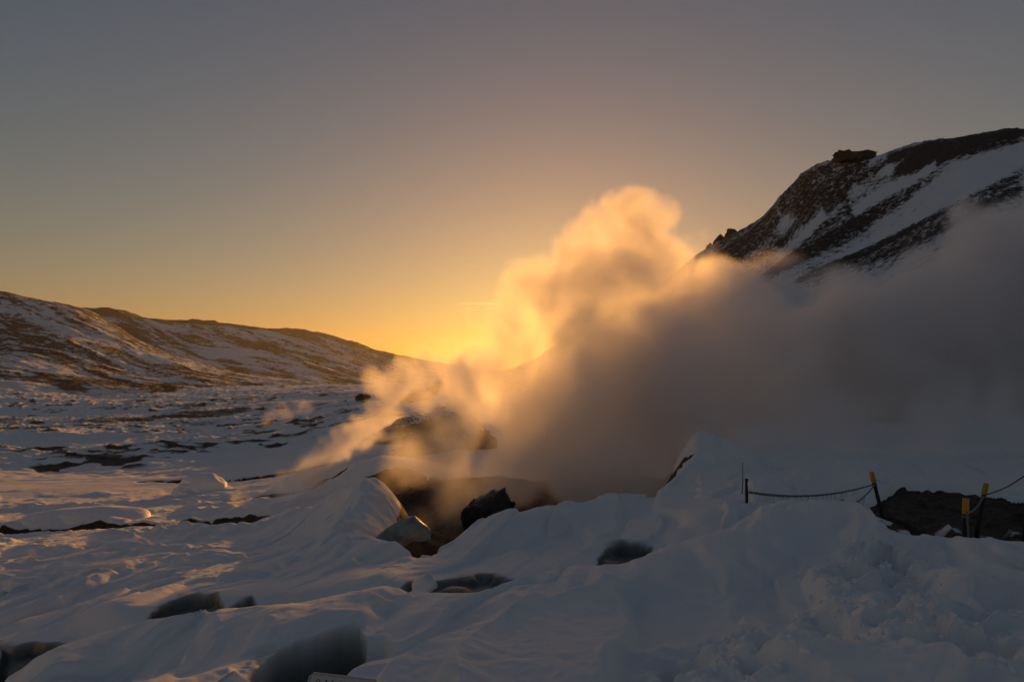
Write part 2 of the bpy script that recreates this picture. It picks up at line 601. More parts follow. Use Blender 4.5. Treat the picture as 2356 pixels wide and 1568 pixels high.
Z += near * wallk * 0.040 * ripple * np.clip(0.45 + 0.9 * fbm2(X * 0.4, Y * 0.4, 2, 77), 0, 1)
Z += near * wallk * 0.012 * fbm2(X * 7, Y * 7, 3, 15)

# lumpy middle distance (broken crust) and heath tussocks on the valley floor
crust = smooth(11, 17, D) * (1 - smooth(30, 50, D)) * smooth(-0.05, -0.28, U)
Z += crust * (0.28 * np.maximum(fbm2(X * 0.55, Y * 0.55, 4, 51), 0) ** 1.3 * 2 + 0.05 * ridged(X * 1.8, Y * 1.8, 3, 52))
tus = smooth(40, 70, D) * (1 - smooth(430, 470, D)) * smooth(0.10, -0.12, U)
patch = smooth(-0.45, 0.2, fbm2(X * 0.03, Y * 0.045, 3, 61))
tn = ridged(X * 0.24, Y * 0.42, 3, 62)
Z += tus * (0.25 + 0.75 * patch) * (0.6 * tn + 0.9 * fbm2(X * 0.06, Y * 0.10, 3, 66))
Z += valley * 0.5 * fbm2(X * 0.05, Y * 0.05, 4, 67) + tus * 0.24 * ridged(X * 0.5, Y * 0.7, 2, 69)
bare = np.maximum(bare, tus * np.clip(0.07 + 0.30 * patch + 0.5 * (tn - 0.45) + 0.4 * fbm2(X * 0.35, Y * 0.8, 3, 70), 0, 0.75))
# far dark heath hump on the left
hump = poly_mask(PX, PY, [(-900, 980), (0, 958), (60, 942), (270, 930), (600, 924), (760, 918), (640, 950), (480, 990), (200, 1000), (-900, 1030)], 14) * smooth(70, 100, D)
bare = np.maximum(bare, hump * (0.45 + 0.25 * fbm2(X * 0.12, Y * 0.12, 3, 68)))
# wet flats
for poly, k in (([(60, 1068), (200, 1050), (350, 1052), (360, 1066), (230, 1078), (90, 1082)], 0.8),
                ([(310, 1090), (420, 1086), (470, 1100), (380, 1108)], 0.75),
                ([(380, 1130), (440, 1122), (460, 1128), (400, 1137)], 0.8),
                ([(520, 975), (620, 968), (660, 976), (600, 984)], 0.6),
                ([(0, 1140), (120, 1132), (240, 1140), (120, 1150), (0, 1152)], 0.4)):
    mk = poly_mask(PX, PY, poly, 14) * smooth(25, 30, D) * smooth(-0.45, 0.15, fbm2(X * 0.25, Y * 0.25, 4, 95))
    bare = np.maximum(bare, mk * k)
    Z -= mk * 0.1


# --- stream cuts: dark clefts between snow shelves
def cut(line, width, depth, dmin, dmax, dark=0.9, soft=0.5, far_edge=True):
    """a cleft along surveyed marks; `line` holds picture marks on the ground"""
    global Z, bare
    P = np.array([on_ground(vx, vy, dmin, dmax)[:2] for vx, vy in line])
    sel = (D > dmin * 0.8) & (D < dmax * 1.2)
    x, y = X[sel], Y[sel]
    dist = np.full(x.shape, 1e9)
    for a, b in zip(P[:-1], P[1:]):
        e = b - a
        t = np.clip(((x - a[0]) * e[0] + (y - a[1]) * e[1]) / (e @ e), 0, 1)
        dist = np.minimum(dist, np.hypot(x - a[0] - t * e[0], y - a[1] - t * e[1]))
    wob = width * (1 + 0.6 * fbm2(x * 0.35, y * 0.35, 2, 91))
    m = smooth(wob, wob * (1 - soft), dist)
    Z[sel] -= 0.45 * depth * m
    bare[sel] = np.maximum(bare[sel], smooth(0.03, 0.4, m) * dark)
    return P


cut([(0, 1226), (150, 1217), (300, 1210), (490, 1203), (600, 1196), (690, 1182)], 0.75, 0.9, 20, 40)
cut([(500, 1202), (560, 1197), (640, 1190), (685, 1182)], 1.0, 0.7, 20, 40)
cut([(812, 1142), (840, 1130), (880, 1113), (925, 1100)], 1.2, 1.5, 20.5, 34)
cut([(540, 1150), (600, 1140), (680, 1128), (740, 1110)], 1.0, 0.8, 26, 44)
cut([(560, 1098), (640, 1090), (730, 1072)], 1.3, 0.8, 34, 60)
cut([(330, 1108), (450, 1104), (560, 1101)], 0.7, 0.6, 34, 60)
cut([(880, 1050), (940, 1040), (1000, 1010)], 2.0, 1.2, 32, 70)
cut([(510, 978), (600, 972), (700, 968)], 2.0, 0.6, 80, 160, 0.7)

# --- pit walls are bare, heated ground
pit = poly_mask(PX, PY, [(930, 1195), (960, 1172), (1050, 1160), (1500, 1050), (1580, 1060), (1570, 1112), (1380, 1152), (1200, 1189), (1090, 1217), (990, 1241), (935, 1240)], 10)
pz = smooth(-1.9, -2.6, Zb) * smooth(12.8, 13.6, D) * (1 - smooth(24, 30, D)) * smooth(-0.22, -0.16, U)
bare = np.maximum(bare, np.maximum(pz, 0) * 1.0)
Z += pz * 0.25 * fbm2(X * 1.1, Y * 1.1, 4, 44)
lip = poly_mask(PX, PY, [(1535, 1124), (1556, 1102), (1560, 1086), (1572, 1080), (1570, 1062), (1586, 1050), (1604, 1044), (1575, 1038), (1545, 1080), (1520, 1114)], 5) * smooth(12, 13, D)
bare = np.maximum(bare, lip * 0.8)

PXj = PX + 11 * fbm2(X * 2.3, Y * 2.3, 3, 101)
PYj = PY + 9 * fbm2(X * 2.3, Y * 2.3, 3, 104)
# --- undercut hollows at the foot of the far gully bank, and the hole beside the sign; overhang shade painted as dark ice and soil
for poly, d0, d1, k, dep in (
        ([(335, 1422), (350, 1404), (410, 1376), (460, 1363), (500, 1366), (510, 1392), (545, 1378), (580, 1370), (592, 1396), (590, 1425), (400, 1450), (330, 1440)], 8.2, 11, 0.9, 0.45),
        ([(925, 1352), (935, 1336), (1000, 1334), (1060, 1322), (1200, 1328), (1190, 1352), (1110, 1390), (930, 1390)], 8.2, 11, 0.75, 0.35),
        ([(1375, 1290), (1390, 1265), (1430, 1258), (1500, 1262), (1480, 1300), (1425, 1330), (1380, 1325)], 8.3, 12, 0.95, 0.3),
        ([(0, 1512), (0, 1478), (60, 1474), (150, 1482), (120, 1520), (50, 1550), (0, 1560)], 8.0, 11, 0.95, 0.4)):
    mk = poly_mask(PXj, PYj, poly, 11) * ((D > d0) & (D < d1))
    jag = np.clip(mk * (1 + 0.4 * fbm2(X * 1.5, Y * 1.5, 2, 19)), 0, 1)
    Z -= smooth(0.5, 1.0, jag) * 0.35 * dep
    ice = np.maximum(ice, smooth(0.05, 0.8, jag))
    bare = np.maximum(bare, smooth(0.45, 0.95, jag) * max(0, (k - 0.8) * 3.0))  # soil colour deepens the painted overhang shade
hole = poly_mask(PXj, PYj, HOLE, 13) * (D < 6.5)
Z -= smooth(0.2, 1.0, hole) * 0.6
ice = np.maximum(ice, smooth(0.05, 0.7, hole))  # shade of the hole put into the colour, wider than the carve
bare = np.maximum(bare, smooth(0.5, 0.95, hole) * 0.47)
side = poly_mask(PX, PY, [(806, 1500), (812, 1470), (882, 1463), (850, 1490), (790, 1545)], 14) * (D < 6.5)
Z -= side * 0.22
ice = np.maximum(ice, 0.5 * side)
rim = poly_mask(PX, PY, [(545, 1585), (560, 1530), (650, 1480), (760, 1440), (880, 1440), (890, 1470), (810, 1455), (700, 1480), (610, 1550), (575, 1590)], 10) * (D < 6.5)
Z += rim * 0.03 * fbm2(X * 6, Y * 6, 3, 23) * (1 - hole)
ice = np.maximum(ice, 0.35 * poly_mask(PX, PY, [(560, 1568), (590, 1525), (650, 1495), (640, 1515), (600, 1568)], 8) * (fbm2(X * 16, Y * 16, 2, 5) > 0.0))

# --- bare warm path beside the fence
path = poly_mask(PX, PY, [(1990, 1150), (2005, 1140), (2060, 1118), (2110, 1114), (2170, 1116), (2230, 1128), (2290, 1136), (2356, 1143), (2950, 1148), (2950, 1290), (2090, 1280), (2020, 1215), (2000, 1185)], 5)
path = path * smooth(8.4, 8.9, D) * (1 - smooth(15.5, 16.2, D))
jag = np.clip(path * (1 + 0.4 * fbm2(X * 0.9, Y * 0.9, 2, 31)), 0, 1)
Z -= jag * 0.10
Z += path * 0.05 * fbm2(X * 3.5, Y * 3.5, 4, 32)
bare = np.maximum(bare, smooth(0.6, 0.9, jag) * np.clip(0.86 + 0.6 * fbm2(X * 1.6, Y * 1.6, 4, 38), 0.25, 1))
edge = poly_mask(PX, PY, [(2000, 1150), (2060, 1095), (2170, 1095), (2356, 1120), (2950, 1130), (2950, 1148), (2356, 1143), (2230, 1128), (2110, 1114), (2020, 1140)], 10) * (D > 13)
Z += edge * (0.16 + 0.05 * fbm2(X * 0.8, Y * 0.8, 2, 35)) * (1 - path)

# keep the skyline of the bank where it was surveyed
LIP = [(-700, 1600), (0, 1548), (140, 1482), (340, 1424), (480, 1402), (590, 1394), (700, 1386), (760, 1370), (880, 1346), (960, 1360), (1100, 1364), (1180, 1332), (1330, 1297),
       (1430, 1298), (1470, 1282), (1530, 1255), (1640, 1225), (1668, 1220), (1753, 1166), (1779, 1159), (1805, 1152), (1890, 1149), (1988, 1156), (2010, 1178), (2030, 1214), (2090, 1230),
       (2150, 1233), (2356, 1245), (2900, 1255)]
lu_ = np.array([bearing(*q)[0] for q in LIP])
lt_ = np.array([bearing(*q)[1] for q in LIP])
tgt = np.interp(uu, lu_, lt_)
w1 = (vv > math.log(5.6)) & (vv < math.log(8.8))
tn_ = ((Z[w1] - EYE) / D[w1]).max(0)
dl = np.convolve(np.pad(tgt - tn_, 7, 'edge'), np.ones(15) / 15, 'valid')
Z += dl[None, :] * D * smooth(4.6, 6.4, D) * (1 - smooth(8.4, 9.4, D))

# --- deep boot holes trodden through the bank, with thrown-up crumbs
STEPS = [(2022, 1250, .20, .30), (1990, 1275, .20, .30), (1958, 1312, .22, .36), (2062, 1322, .20, .34), (2085, 1290, .18, .24), (1966, 1384, .19, .30),
         (2010, 1360, .16, .2), (2090, 1438, .22, .34), (1781, 1508, .20, .30), (1684, 1458, .11, .16), (1568, 1512, .19, .26), (2173, 1530, .20, .30),
         (2130, 1480, .17, .22), (1905, 1345, .16, .12), (2230, 1420, .22, .16), (2040, 1470, .14, .14), (2110, 1360, .15, .16), (1890, 1420, .13, .1),
         (2250, 1500, .2, .2), (1740, 1540, .14, .14)]
for vx, vy, r, dep in STEPS:
    c = on_ground(vx, vy, 2.5, 9.5)
    dx, dy = X - c[0], Y - c[1]
    q = np.hypot(dx * 1.15, dy * 0.85)
    sel = q < 3.2 * r
    if not sel.any():
        continue
    nx = fbm2(X[sel] * 6, Y[sel] * 6, 3, int(vx) % 50)
    qq = q[sel] / (0.8 * r) + 0.4 * nx
    Z[sel] -= 0.8 * dep * smooth(1.15, 0.6, qq)
    Z[sel] += 0.14 * dep * np.exp(-((qq - 1.45) / 0.34) ** 2) * (0.6 + 1.6 * np.maximum(nx, -0.3))
    Z[sel] += 0.022 * smooth(3.0, 1.2, q[sel] / r) * fbm2(X[sel] * 8, Y[sel] * 8, 3, 3)
# broken rim of the bank near the fence
rimm = poly_mask(PX, PY, [(1700, 1190), (1780, 1160), (1870, 1146), (1990, 1160), (2030, 1215), (2100, 1236), (2356, 1252), (2356, 1232), (2090, 1210), (2020, 1170), (1870, 1140), (1750, 1155)], 8) * (D < 9.6)
Z += rimm * 0.05 * fbm2(X * 6, Y * 6, 4, 71)
# flat print of a sledge or drag mark
ice = np.clip(ice, 0, 1)
bare = np.clip(bare, 0, 1)
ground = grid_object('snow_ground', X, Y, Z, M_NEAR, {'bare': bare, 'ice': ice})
tag(ground, kind='structure')


def ground_z(x, y):
    """height of the finished ground"""
    k = np.argmin(np.abs(uu - x / y))
    j = np.argmin(np.abs(vv - math.log(y)))
    return float(Z[j, k])


# country beyond and behind, one coarse sheet out to the horizon
bx = np.concatenate([np.linspace(-9000, -120, 25), np.linspace(-100, 100, 41), np.linspace(120, 9000, 25)])
BX, BY = np.meshgrid(bx, bx)
rr = np.hypot(BX, BY)
BZ = -34 + 6 * fbm2(BX * 0.004, BY * 0.004, 3, 5) * smooth(100, 600, rr)
behind = smooth(1.0, -2.0, BY - np.abs(BX) * 0.75) * (1 - smooth(60, 140, rr))
BZ = BZ * (1 - behind) + behind * (-0.1 - 0.02 * np.abs(BX))
plain = grid_object('snow_plain', BX, BY, BZ, M_NEAR, {'bare': np.zeros(BX.shape), 'ice': np.zeros(BX.shape)})
tag(plain, kind='structure')


# ================================================================== HILLS AND MOUNTAIN
def hill(name, marks, hidden, u0, u1, nu, d0, d1, nv, fall, mat, detail, masks=None, c=0.10):
    s = Surface(marks, hidden, c)
    lu, lv = np.linspace(u0, u1, 181), np.linspace(math.log(d0), math.log(d1), 161)
    lt = s.grid(lu, lv)
    us, vs = np.linspace(u0, u1, nu), np.linspace(math.log(d0), math.log(d1), nv)
    U, V = np.meshgrid(us, vs)
    D = np.exp(V)
    x, y = U * D, D
    z = EYE + lookup(lu, lv, lt, U.ravel(), V.ravel()).reshape(U.shape) * D
    px, py = to_view(x, y, z)
    f = np.array(fall) / np.hypot(*fall)
    par, per = x * f[0] + y * f[1], -x * f[1] + y * f[0]
    z2, br = detail(x, y, z, px, py, par, per, D)
    o = grid_object(name, x, y, z2, mat, {'bare': np.clip(br, 0, 1), 'ice': np.zeros(x.shape)})
    tag(o, kind='structure')
    return o, (us, vs, z2)


H1_MARKS = [(-900, 500, 760), (-900, 700, 480), (-900, 960, 235), (-450, 585, 820), (-450, 760, 520), (-450, 955, 245),
            (0, 958, 220), (0, 930, 255), (0, 860, 355), (0, 765, 570), (0, 671, 850),
            (60, 689, 855), (150, 706, 860), (120, 800, 520), (120, 900, 320), (210, 720, 860), (205, 800, 570), (220, 870, 410), (200, 935, 250),
            (249, 741, 850), (299, 773, 830), (332, 791, 820), (330, 850, 520), (330, 905, 320), (456, 836, 800), (440, 870, 490), (440, 910, 310),
            (510, 852, 790), (602, 866, 780), (560, 890, 450), (560, 915, 285), (747, 882, 760), (700, 905, 320), (830, 887, 740), (830, 905, 300), (950, 892, 700), (950, 905, 290),
            (1150, 895, 640), (1150, 905, 290)]
H1_HID = [(-900, 1050, 70), (-450, 1050, 70), (0, 1050, 65), (210, 1050, 30), (456, 1000, -14), (747, 960, -22), (1000, 960, -24), (0, 180, -11), (500, 190, -12), (900, 200, -12), (-900, 170, -11), (1150, 950, -24), (1150, 200, -10)]


def h1_detail(x, y, z, px, py, par, per, D):
    wp = fbm2(x * 0.016, y * 0.016, 3, 3)
    gul = ridged(per * 0.022 + 0.5 * wp, par * 0.005, 3, 6)
    z = z + 4.5 * (gul - 0.45) * smooth(-12, 10, z)
    tn = ridged(x * 0.12 + wp, y * 0.10, 3, 12)
    z = z + 0.9 * (tn - 0.4) + 1.5 * fbm2(x * 0.03, y * 0.03, 3, 18)
    st = fbm2(per * 0.11 + 1.5 * wp, par * 0.018, 5, 41, 0.65)
    big = fbm2(x * 0.010, y * 0.010, 3, 46)
    br = 0.47 + 0.75 * st + 0.2 * big + 0.6 * (tn - 0.45)
    clear = poly_mask(px, py, [(-60, 860), (60, 880), (150, 918), (60, 935), (-60, 960)], 14)
    clear = np.maximum(clear, 0.8 * poly_mask(px, py, [(40, 832), (130, 842), (220, 870), (130, 862)], 10))
    rocks = poly_mask(px, py, [(310, 888), (350, 884), (420, 920), (390, 926)], 8) + poly_mask(px, py, [(360, 880), (410, 886), (440, 905), (400, 905)], 8)
    br = np.clip(br, 0.06, 0.82) * (1 - clear) + 0.4 * rocks
    z = z + 2.0 * rocks * fbm2(x * 0.15, y * 0.15, 3, 4)
    return z, br


near_hill, _ = hill('near_hill', H1_MARKS, H1_HID, -1.15, 0.28, 860, 185, 1060, 400, (1.0, -0.75), M_HILL, h1_detail)

H2_MARKS = [(-300, 690, 1080), (0, 705, 1188), (205, 716, 1296), (232, 712, 1323), (300, 721, 1417), (440, 738, 1525), (530, 743, 1620), (650, 758, 1782), (740, 766, 1917), (815, 790, 2052), (860, 806, 2187), (935, 826, 2430), (1000, 836, 2565), (1100, 850, 2700), (1300, 862, 2700), (200, 770, 1134), (300, 790, 1080), (420, 775, 1296), (420, 830, 1026), (500, 850, 972), (520, 790, 1282), (650, 862, 999), (620, 815, 1242), (720, 840, 1188), (700, 790, 1512), (800, 880, 1026), (800, 840, 1350), (900, 882, 1080), (900, 850, 1552), (1000, 872, 1282), (1000, 885, 1026), (1200, 885, 1026), (600, 890, 864), (800, 893, 864), (1000, 893, 864)]
H2_HID = [(-300, 1552, 81), (205, 1687, 94), (530, 2025, 81), (815, 2565, 54), (1000, 3105, 13), (1300, 3105, -27), (0, 918, 0), (300, 810, -27), (600, 796, -27), (1000, 796, -27), (1300, 796, -27)]


def h2_detail(x, y, z, px, py, par, per, D):
    wp = fbm2(x * 0.006, y * 0.006, 3, 5)
    gul = ridged(per * 0.012 + 0.4 * wp, par * 0.003, 3, 9)
    z = z + 7.0 * (gul - 0.45) * smooth(-12, 12, z) + 4.0 * fbm2(x * 0.018, y * 0.018, 4, 8)
    tn = ridged(x * 0.05, y * 0.05, 3, 15)
    z = z + 2.0 * (tn - 0.4)
    st = fbm2(per * 0.045 + 0.8 * wp, par * 0.012, 5, 43, 0.65)
    big = fbm2(x * 0.004, y * 0.004, 3, 48)
    br = 0.40 + 0.65 * st + 0.25 * big + 0.5 * (tn - 0.45)
    crest = smooth(-14, -2, -(py - np.interp(px, [205, 300, 440, 530, 650, 740, 815, 860, 935], [716, 721, 738, 743, 758, 766, 790, 806, 826]))) * (D > 1150)
    br = np.maximum(br, 0.75 * crest)
    dark = poly_mask(px, py, [(575, 785), (640, 782), (700, 800), (760, 832), (720, 835), (660, 815), (600, 805)], 8)
    dark = np.maximum(dark, poly_mask(px, py, [(700, 835), (780, 838), (850, 862), (800, 868), (730, 855)], 8))
    br = br + 0.35 * dark * (0.6 + st)
    rock = poly_mask(px, py, [(795, 792), (812, 780), (832, 786), (845, 800), (815, 802)], 5) + poly_mask(px, py, [(215, 716), (235, 706), (290, 712), (300, 724)], 5) + \
        poly_mask(px, py, [(430, 742), (440, 733), (450, 736), (490, 735), (500, 742)], 4) + poly_mask(px, py, [(640, 762), (660, 752), (700, 756), (720, 766)], 5)
    z = z + 4.0 * rock * (0.4 + np.abs(fbm2(x * 0.03, y * 0.03, 4, 27)))
    br = np.maximum(br, 0.8 * np.clip(rock, 0, 1))
    return z, np.clip(br, 0, 0.9)


far_hill, _ = hill('far_hill', H2_MARKS, H2_HID, -0.98, 0.42, 760, 770, 3240, 320, (130, -90), M_HILL, h2_detail)

M_MARKS = [(2356, 900, 33), (2356, 700, 62), (2356, 450, 100), (2356, 294, 128), (2900, 180, 112), (2900, 400, 85), (2900, 700, 52), (2900, 900, 32),
           (2250, 306, 136), (2150, 950, 30), (2150, 800, 53), (2150, 600, 86), (2150, 430, 118), (2150, 320, 142), (2090, 330, 146), (2040, 347, 149),
           (2000, 362, 152), (2000, 500, 126), (2000, 650, 96), (2000, 800, 68), (1930, 366, 156), (1870, 384, 160), (1870, 480, 142), (1870, 600, 119), (1870, 750, 86),
           (1835, 404, 163), (1800, 438, 166), (1790, 468, 169), (1800, 520, 152), (1740, 503, 175), (1700, 532, 180), (1700, 600, 157), (1700, 700, 116), (1700, 800, 90),
           (1660, 552, 186), (1610, 594, 196), (1610, 680, 150), (1610, 800, 100), (1500, 692, 215), (1500, 790, 130), (1380, 744, 235), (1400, 810, 145), (1400, 860, 92),
           (1345, 762, 243), (1322, 778, 247), (1300, 812, 252), (1250, 845, 262), (1200, 858, 275), (1200, 872, 180), (1200, 880, 115), (1090, 852, 300), (1090, 876, 215), (1090, 900, 140), (1000, 866, 310), (1000, 885, 225), (900, 893, 250), (900, 905, 180), (700, 912, 215)]
M_HID = [(2356, 165, 38), (2900, 150, 40), (2150, 185, 36), (2000, 195, 35), (1870, 205, 33), (1790, 212, 28), (1700, 225, 24), (1610, 245, 18), (1400, 290, 4), (1200, 335, -8), (1090, 360, -6), (1000, 370, -12), (700, 330, -14),
         (2356, 26, -1), (1900, 34, -2), (1600, 55, -3), (1400, 65, -5), (1200, 80, -7), (900, 110, -9), (700, 130, -12), (2900, 26, 0)]


def m_detail(x, y, z, px, py, par, per, D):
    wp = fbm2(x * 0.05, y * 0.05, 3, 2)
    z = z + 0.9 * (ridged(per * 0.09 + 0.3 * wp, par * 0.02, 3, 7) - 0.45) * smooth(40, 70, D)
    z = z + 0.35 * fbm2(x * 0.4, y * 0.4, 4, 9) + 0.25 * (ridged(x * 1.0, y * 1.0, 2, 10) - 0.5)
    st = fbm2(per * 0.16 + 0.5 * wp, par * 0.022, 3, 44)
    big = fbm2(x * 0.03, y * 0.03, 3, 49)
    br = 0.36 + 0.38 * st + 0.2 * big
    # the broad bands seen on the slope
    for poly, k in (([(1830, 652), (1835, 632), (2000, 560), (2200, 470), (2356, 380), (2356, 440), (2200, 520), (2010, 610), (1880, 660)], 0.36),
                    ([(1720, 640), (1800, 590), (1900, 540), (2050, 440), (2180, 380), (2100, 450), (1960, 540), (1840, 610)], 0.20),
                    ([(2230, 490), (2356, 430), (2356, 520), (2250, 520)], 0.2),
                    ([(1610, 600), (1660, 550), (1790, 470), (1800, 560), (1700, 640)], 0.30),
                    ([(2040, 350), (2356, 290), (2356, 322), (2180, 372), (2060, 400)], 0.42)):
        br = br + k * poly_mask(px, py, poly, 10)
    for poly, k in (([(1760, 660), (1860, 620), (2050, 520), (2200, 440), (2356, 335), (2356, 372), (2200, 462), (2000, 556), (1830, 640)], 0.40),
                    ([(1960, 480), (2040, 420), (2110, 395), (2170, 350), (2140, 400), (2040, 460), (1970, 500)], 0.42),
                    ([(1840, 545), (1895, 480), (1900, 500), (1860, 540)], 0.5), ([(2020, 400), (2050, 370), (2085, 362), (2050, 395)], 0.5),
                    ([(1965, 392), (1990, 370), (2000, 372), (1980, 392)], 0.5),
                    ([(1700, 628), (1790, 560), (1800, 575), (1730, 625)], 0.3)):
        br = br - k * poly_mask(px, py, poly, 6)
    crag = poly_mask(px, py, [(1786, 480), (1798, 436), (1835, 398), (1875, 378), (1930, 362), (2010, 358), (2000, 380), (1950, 440), (1960, 470), (1900, 495), (1890, 475), (1850, 520), (1830, 500), (1800, 500)], 8)
    br = np.where(crag > 0.3, np.maximum(br, 0.62 * crag + 0.15 * fbm2(x * 0.3, y * 0.3, 3, 88)), br)
    z = z + crag * (2.6 * (ridged(x * 0.11, y * 0.11, 4, 29) - 0.4) + 1.0 * fbm2(x * 0.5, y * 0.5, 3, 30))
    low = poly_mask(px, py, [(1400, 690), (1610, 600), (1780, 660), (2356, 560), (2950, 560), (2950, 1100), (600, 1000), (600, 900), (1000, 880)], 25)
    br = np.clip(br, 0, 0.82) * (1 - 0.25 * low)
    toe = poly_mask(px, py, [(860, 935), (1000, 880), (1090, 845), (1200, 800), (1300, 880), (1000, 930)], 10)
    br = np.maximum(br, 0.65 * toe)
    return z, br


mountain, MG = hill('mountain_slope', M_MARKS, M_HID, -0.40, 1.15, 900, 24, 380, 520, (-30, 8), M_SCREE, m_detail)


def mountain_z(x, y):
    us, vs, z = MG
    return float(z[np.argmin(np.abs(vs - math.log(y))), np.argmin(np.abs(us - x / y))])


# ================================================================== THINGS
# rocks on the mountain ridge
def stand(name, bm, mat, loc, label, cat, group=None):
    o = bm_object(name, bm, mat)
    o.location = loc
    return tag(o, label, cat, group)


p = survey(1966, 354, 151)
bm = bmesh.new()
bmesh.ops.create_cube(bm, size=2)
bmesh.ops.subdivide_edges(bm, edges=list(bm.edges), cuts=9, use_grid_fill=True)
for v in bm.verts:
    c = np.array([[v.co.x * 2.6], [v.co.y * 1.5], [v.co.z * 0.8]])
    n1 = float(fbm3(c[0] + 4, c[1], c[2], 4, 2, 0.6)[0])
    n2 = float(fbm3(c[0] * 1.7, c[1] * 1.7 + 8, c[2], 4, 6, 0.6)[0])
    v.co.x = v.co.x * 3.9 * (1 + 0.05 * v.co.z) + 1.5 * n1
    v.co.y = v.co.y * 2.0 + 0.8 * n2
    v.co.z = v.co.z * 0.8 * (1 - 0.07 * v.co.x) + 1.3 * n2 + (0.5 * n1)
bmesh.ops.recalc_face_normals(bm, faces=bm.faces)
stand('rock_outcrop', bm, M_ROCK, (p[0], p[1], p[2] - 0.75),
      'flat-topped dark rock slab jutting from the mountain ridge against the sky', 'rock')
for i, (vx, vy, w_, h_, lab) in enumerate((
        (1683, 545, 3.0, 3.2, 'broad notched rock crag on the lower ridge, highest of the row'),
        (1656, 562, 2.3, 3.4, 'pointed rock crag on the ridge just left of the broad notched one'),
        (1636, 577, 1.9, 3.4, 'slim rock pinnacle on the lower ridge beside the steam'),
        (1618, 590, 2.0, 2.2, 'lowest rock knob of the ridge, at the edge of the steam'))):
    p = survey(vx, vy, 186 + 3 * i)
    stand('ridge_crag', lump_mesh((w_ * 0.8, w_ * 0.8, h_ * 1.0), 21 + i, 4, 0.27, 0.8, 5, 1.5, True), M_ROCK, (p[0], p[1], p[2] - 1.3), lab, 'rock', 'rock crags on the lower ridge')

# turf-covered knoll with a sunlit rim, left of the main steam
p = survey(1035, 1003, 50)
stand('rocky_knoll', lump_mesh((4.6, 3.4, 3.4), 31, 5, 0.17, 0, 6, 1.5, True), M_TURF, (p[0] - 0.6, p[1], p[2] - 1.5),
      'dark rocky knoll with a sunlit crest beside the steam', 'rock')
p = survey(835, 915, 150)
stand('dark_boulder', lump_mesh((1.6, 1.4, 1.0), 33, 4, 0.22, 0.5), M_ROCK, (p[0], p[1], p[2]), 'small dark boulder on the far valley floor by the left steam plume', 'rock')
p = survey(950, 915, 120)
stand('dark_boulder', lump_mesh((2.6, 2.0, 0.9), 34, 4, 0.2, 0.5), M_ROCK, (p[0], p[1], p[2]), 'low dark rock showing through the orange steam left of the knoll', 'rock')

# overhanging frosted rock in the pit
bm = lump_mesh((1.0, 1.0, 1.0), 41, 5, 0.24, 0, 6, 1.5, True)
for v in bm.verts:
    z = v.co.z
    head = 1 / (1 + math.exp(-9 * (z - 0.15)))             # a heavy cap over a narrower neck
    lean = 0.45 * head * max(0, z)
    v.co.x = (v.co.x * (0.62 + 0.5 * head) + lean) * 0.55
    v.co.y = v.co.y * (0.62 + 0.5 * head) * 0.6
    v.co.z = z * (1.0 - 0.25 * head) * 1.0
p = survey(1105, 1195, 16.5)
stand('overhanging_rock', bm, M_FROSTROCK, (p[0], p[1], p[2] - 0.1), 'frosted black rock with an overhanging lip inside the steaming pit', 'rock')

# glazed ice shelf at the left lip of the pit
bm = lump_mesh((0.56, 0.28, 0.25), 47, 5, 0.14, 0, 6, 1.4)
for v in bm.verts:
    v.co.z += 0.42 * v.co.x - 0.25 * max(0, v.co.x - 0.25) * 3.0
p = survey(922, 1226, 13.3)
stand('ice_shelf', bm, M_ICE, tuple(p), 'tilted grey ice shelf on the left lip of the steaming pit', 'ice')

# snow-capped boulders and lumps of crust on the valley floor
LUMPS = [(468, 1122, 40, (1.35, 1.2, 0.95), 'rounded snow-covered boulder standing on a shelf between the valley streams', 'boulder'),
         (432, 1128, 40, (0.8, 0.8, 0.5), 'small snow lump leaning on the left foot of the rounded boulder', 'snow lump'),
         (258, 1243, 22, (0.75, 0.6, 0.34), 'squarish block of snow crust on the lit slope below the stream', 'snow lump'),
         (290, 1255, 21, (0.7, 0.5, 0.2), 'low snow crust slab just right of the squarish block', 'snow lump'),
         (60, 1270, 20, (0.6, 0.5, 0.22), 'broken crust lump nearest the left edge on the lit slope', 'snow lump'),
         (135, 1270, 20, (0.6, 0.5, 0.24), 'broken crust lump second from the left edge on the lit slope', 'snow lump'),
         (150, 1196, 31, (2.0, 1.4, 0.45), 'long smooth snow hump above the left end of the stream', 'snow hump'),
         (235, 1190, 32, (2.0, 1.4, 0.5), 'wide smooth snow hump right of the long one, above the stream', 'snow hump'),
         (410, 1290, 15, (0.35, 0.3, 0.16), 'small snow clod on the smooth slope in the left middle', 'snow lump'),
         (490, 1285, 15.5, (0.6, 0.35, 0.15), 'flat snow clod right of the small one in the left middle', 'snow lump'),
         (75, 1345, 14.5, (0.55, 0.4, 0.16), 'crumbly snow mound on the slope at the lower left edge', 'snow lump')]
for i, (vx, vy, d, sz, lab, cat) in enumerate(LUMPS):
    q = on_ground(vx, vy + 6, d * 0.7, d * 1.4)
    nm = {'boulder': 'snow_covered_boulder', 'snow lump': 'snow_lump', 'snow hump': 'snow_hump'}[cat]
    rough = 0.10 if cat != 'snow lump' else 0.24
    stand(nm, lump_mesh(sz, 60 + i, 4, rough, 0.6, 5, 1.4, cat == 'snow lump'), M_SNOW, (q[0], q[1], ground_z(q[0], q[1]) + sz[2] * 0.12), lab, cat, None)

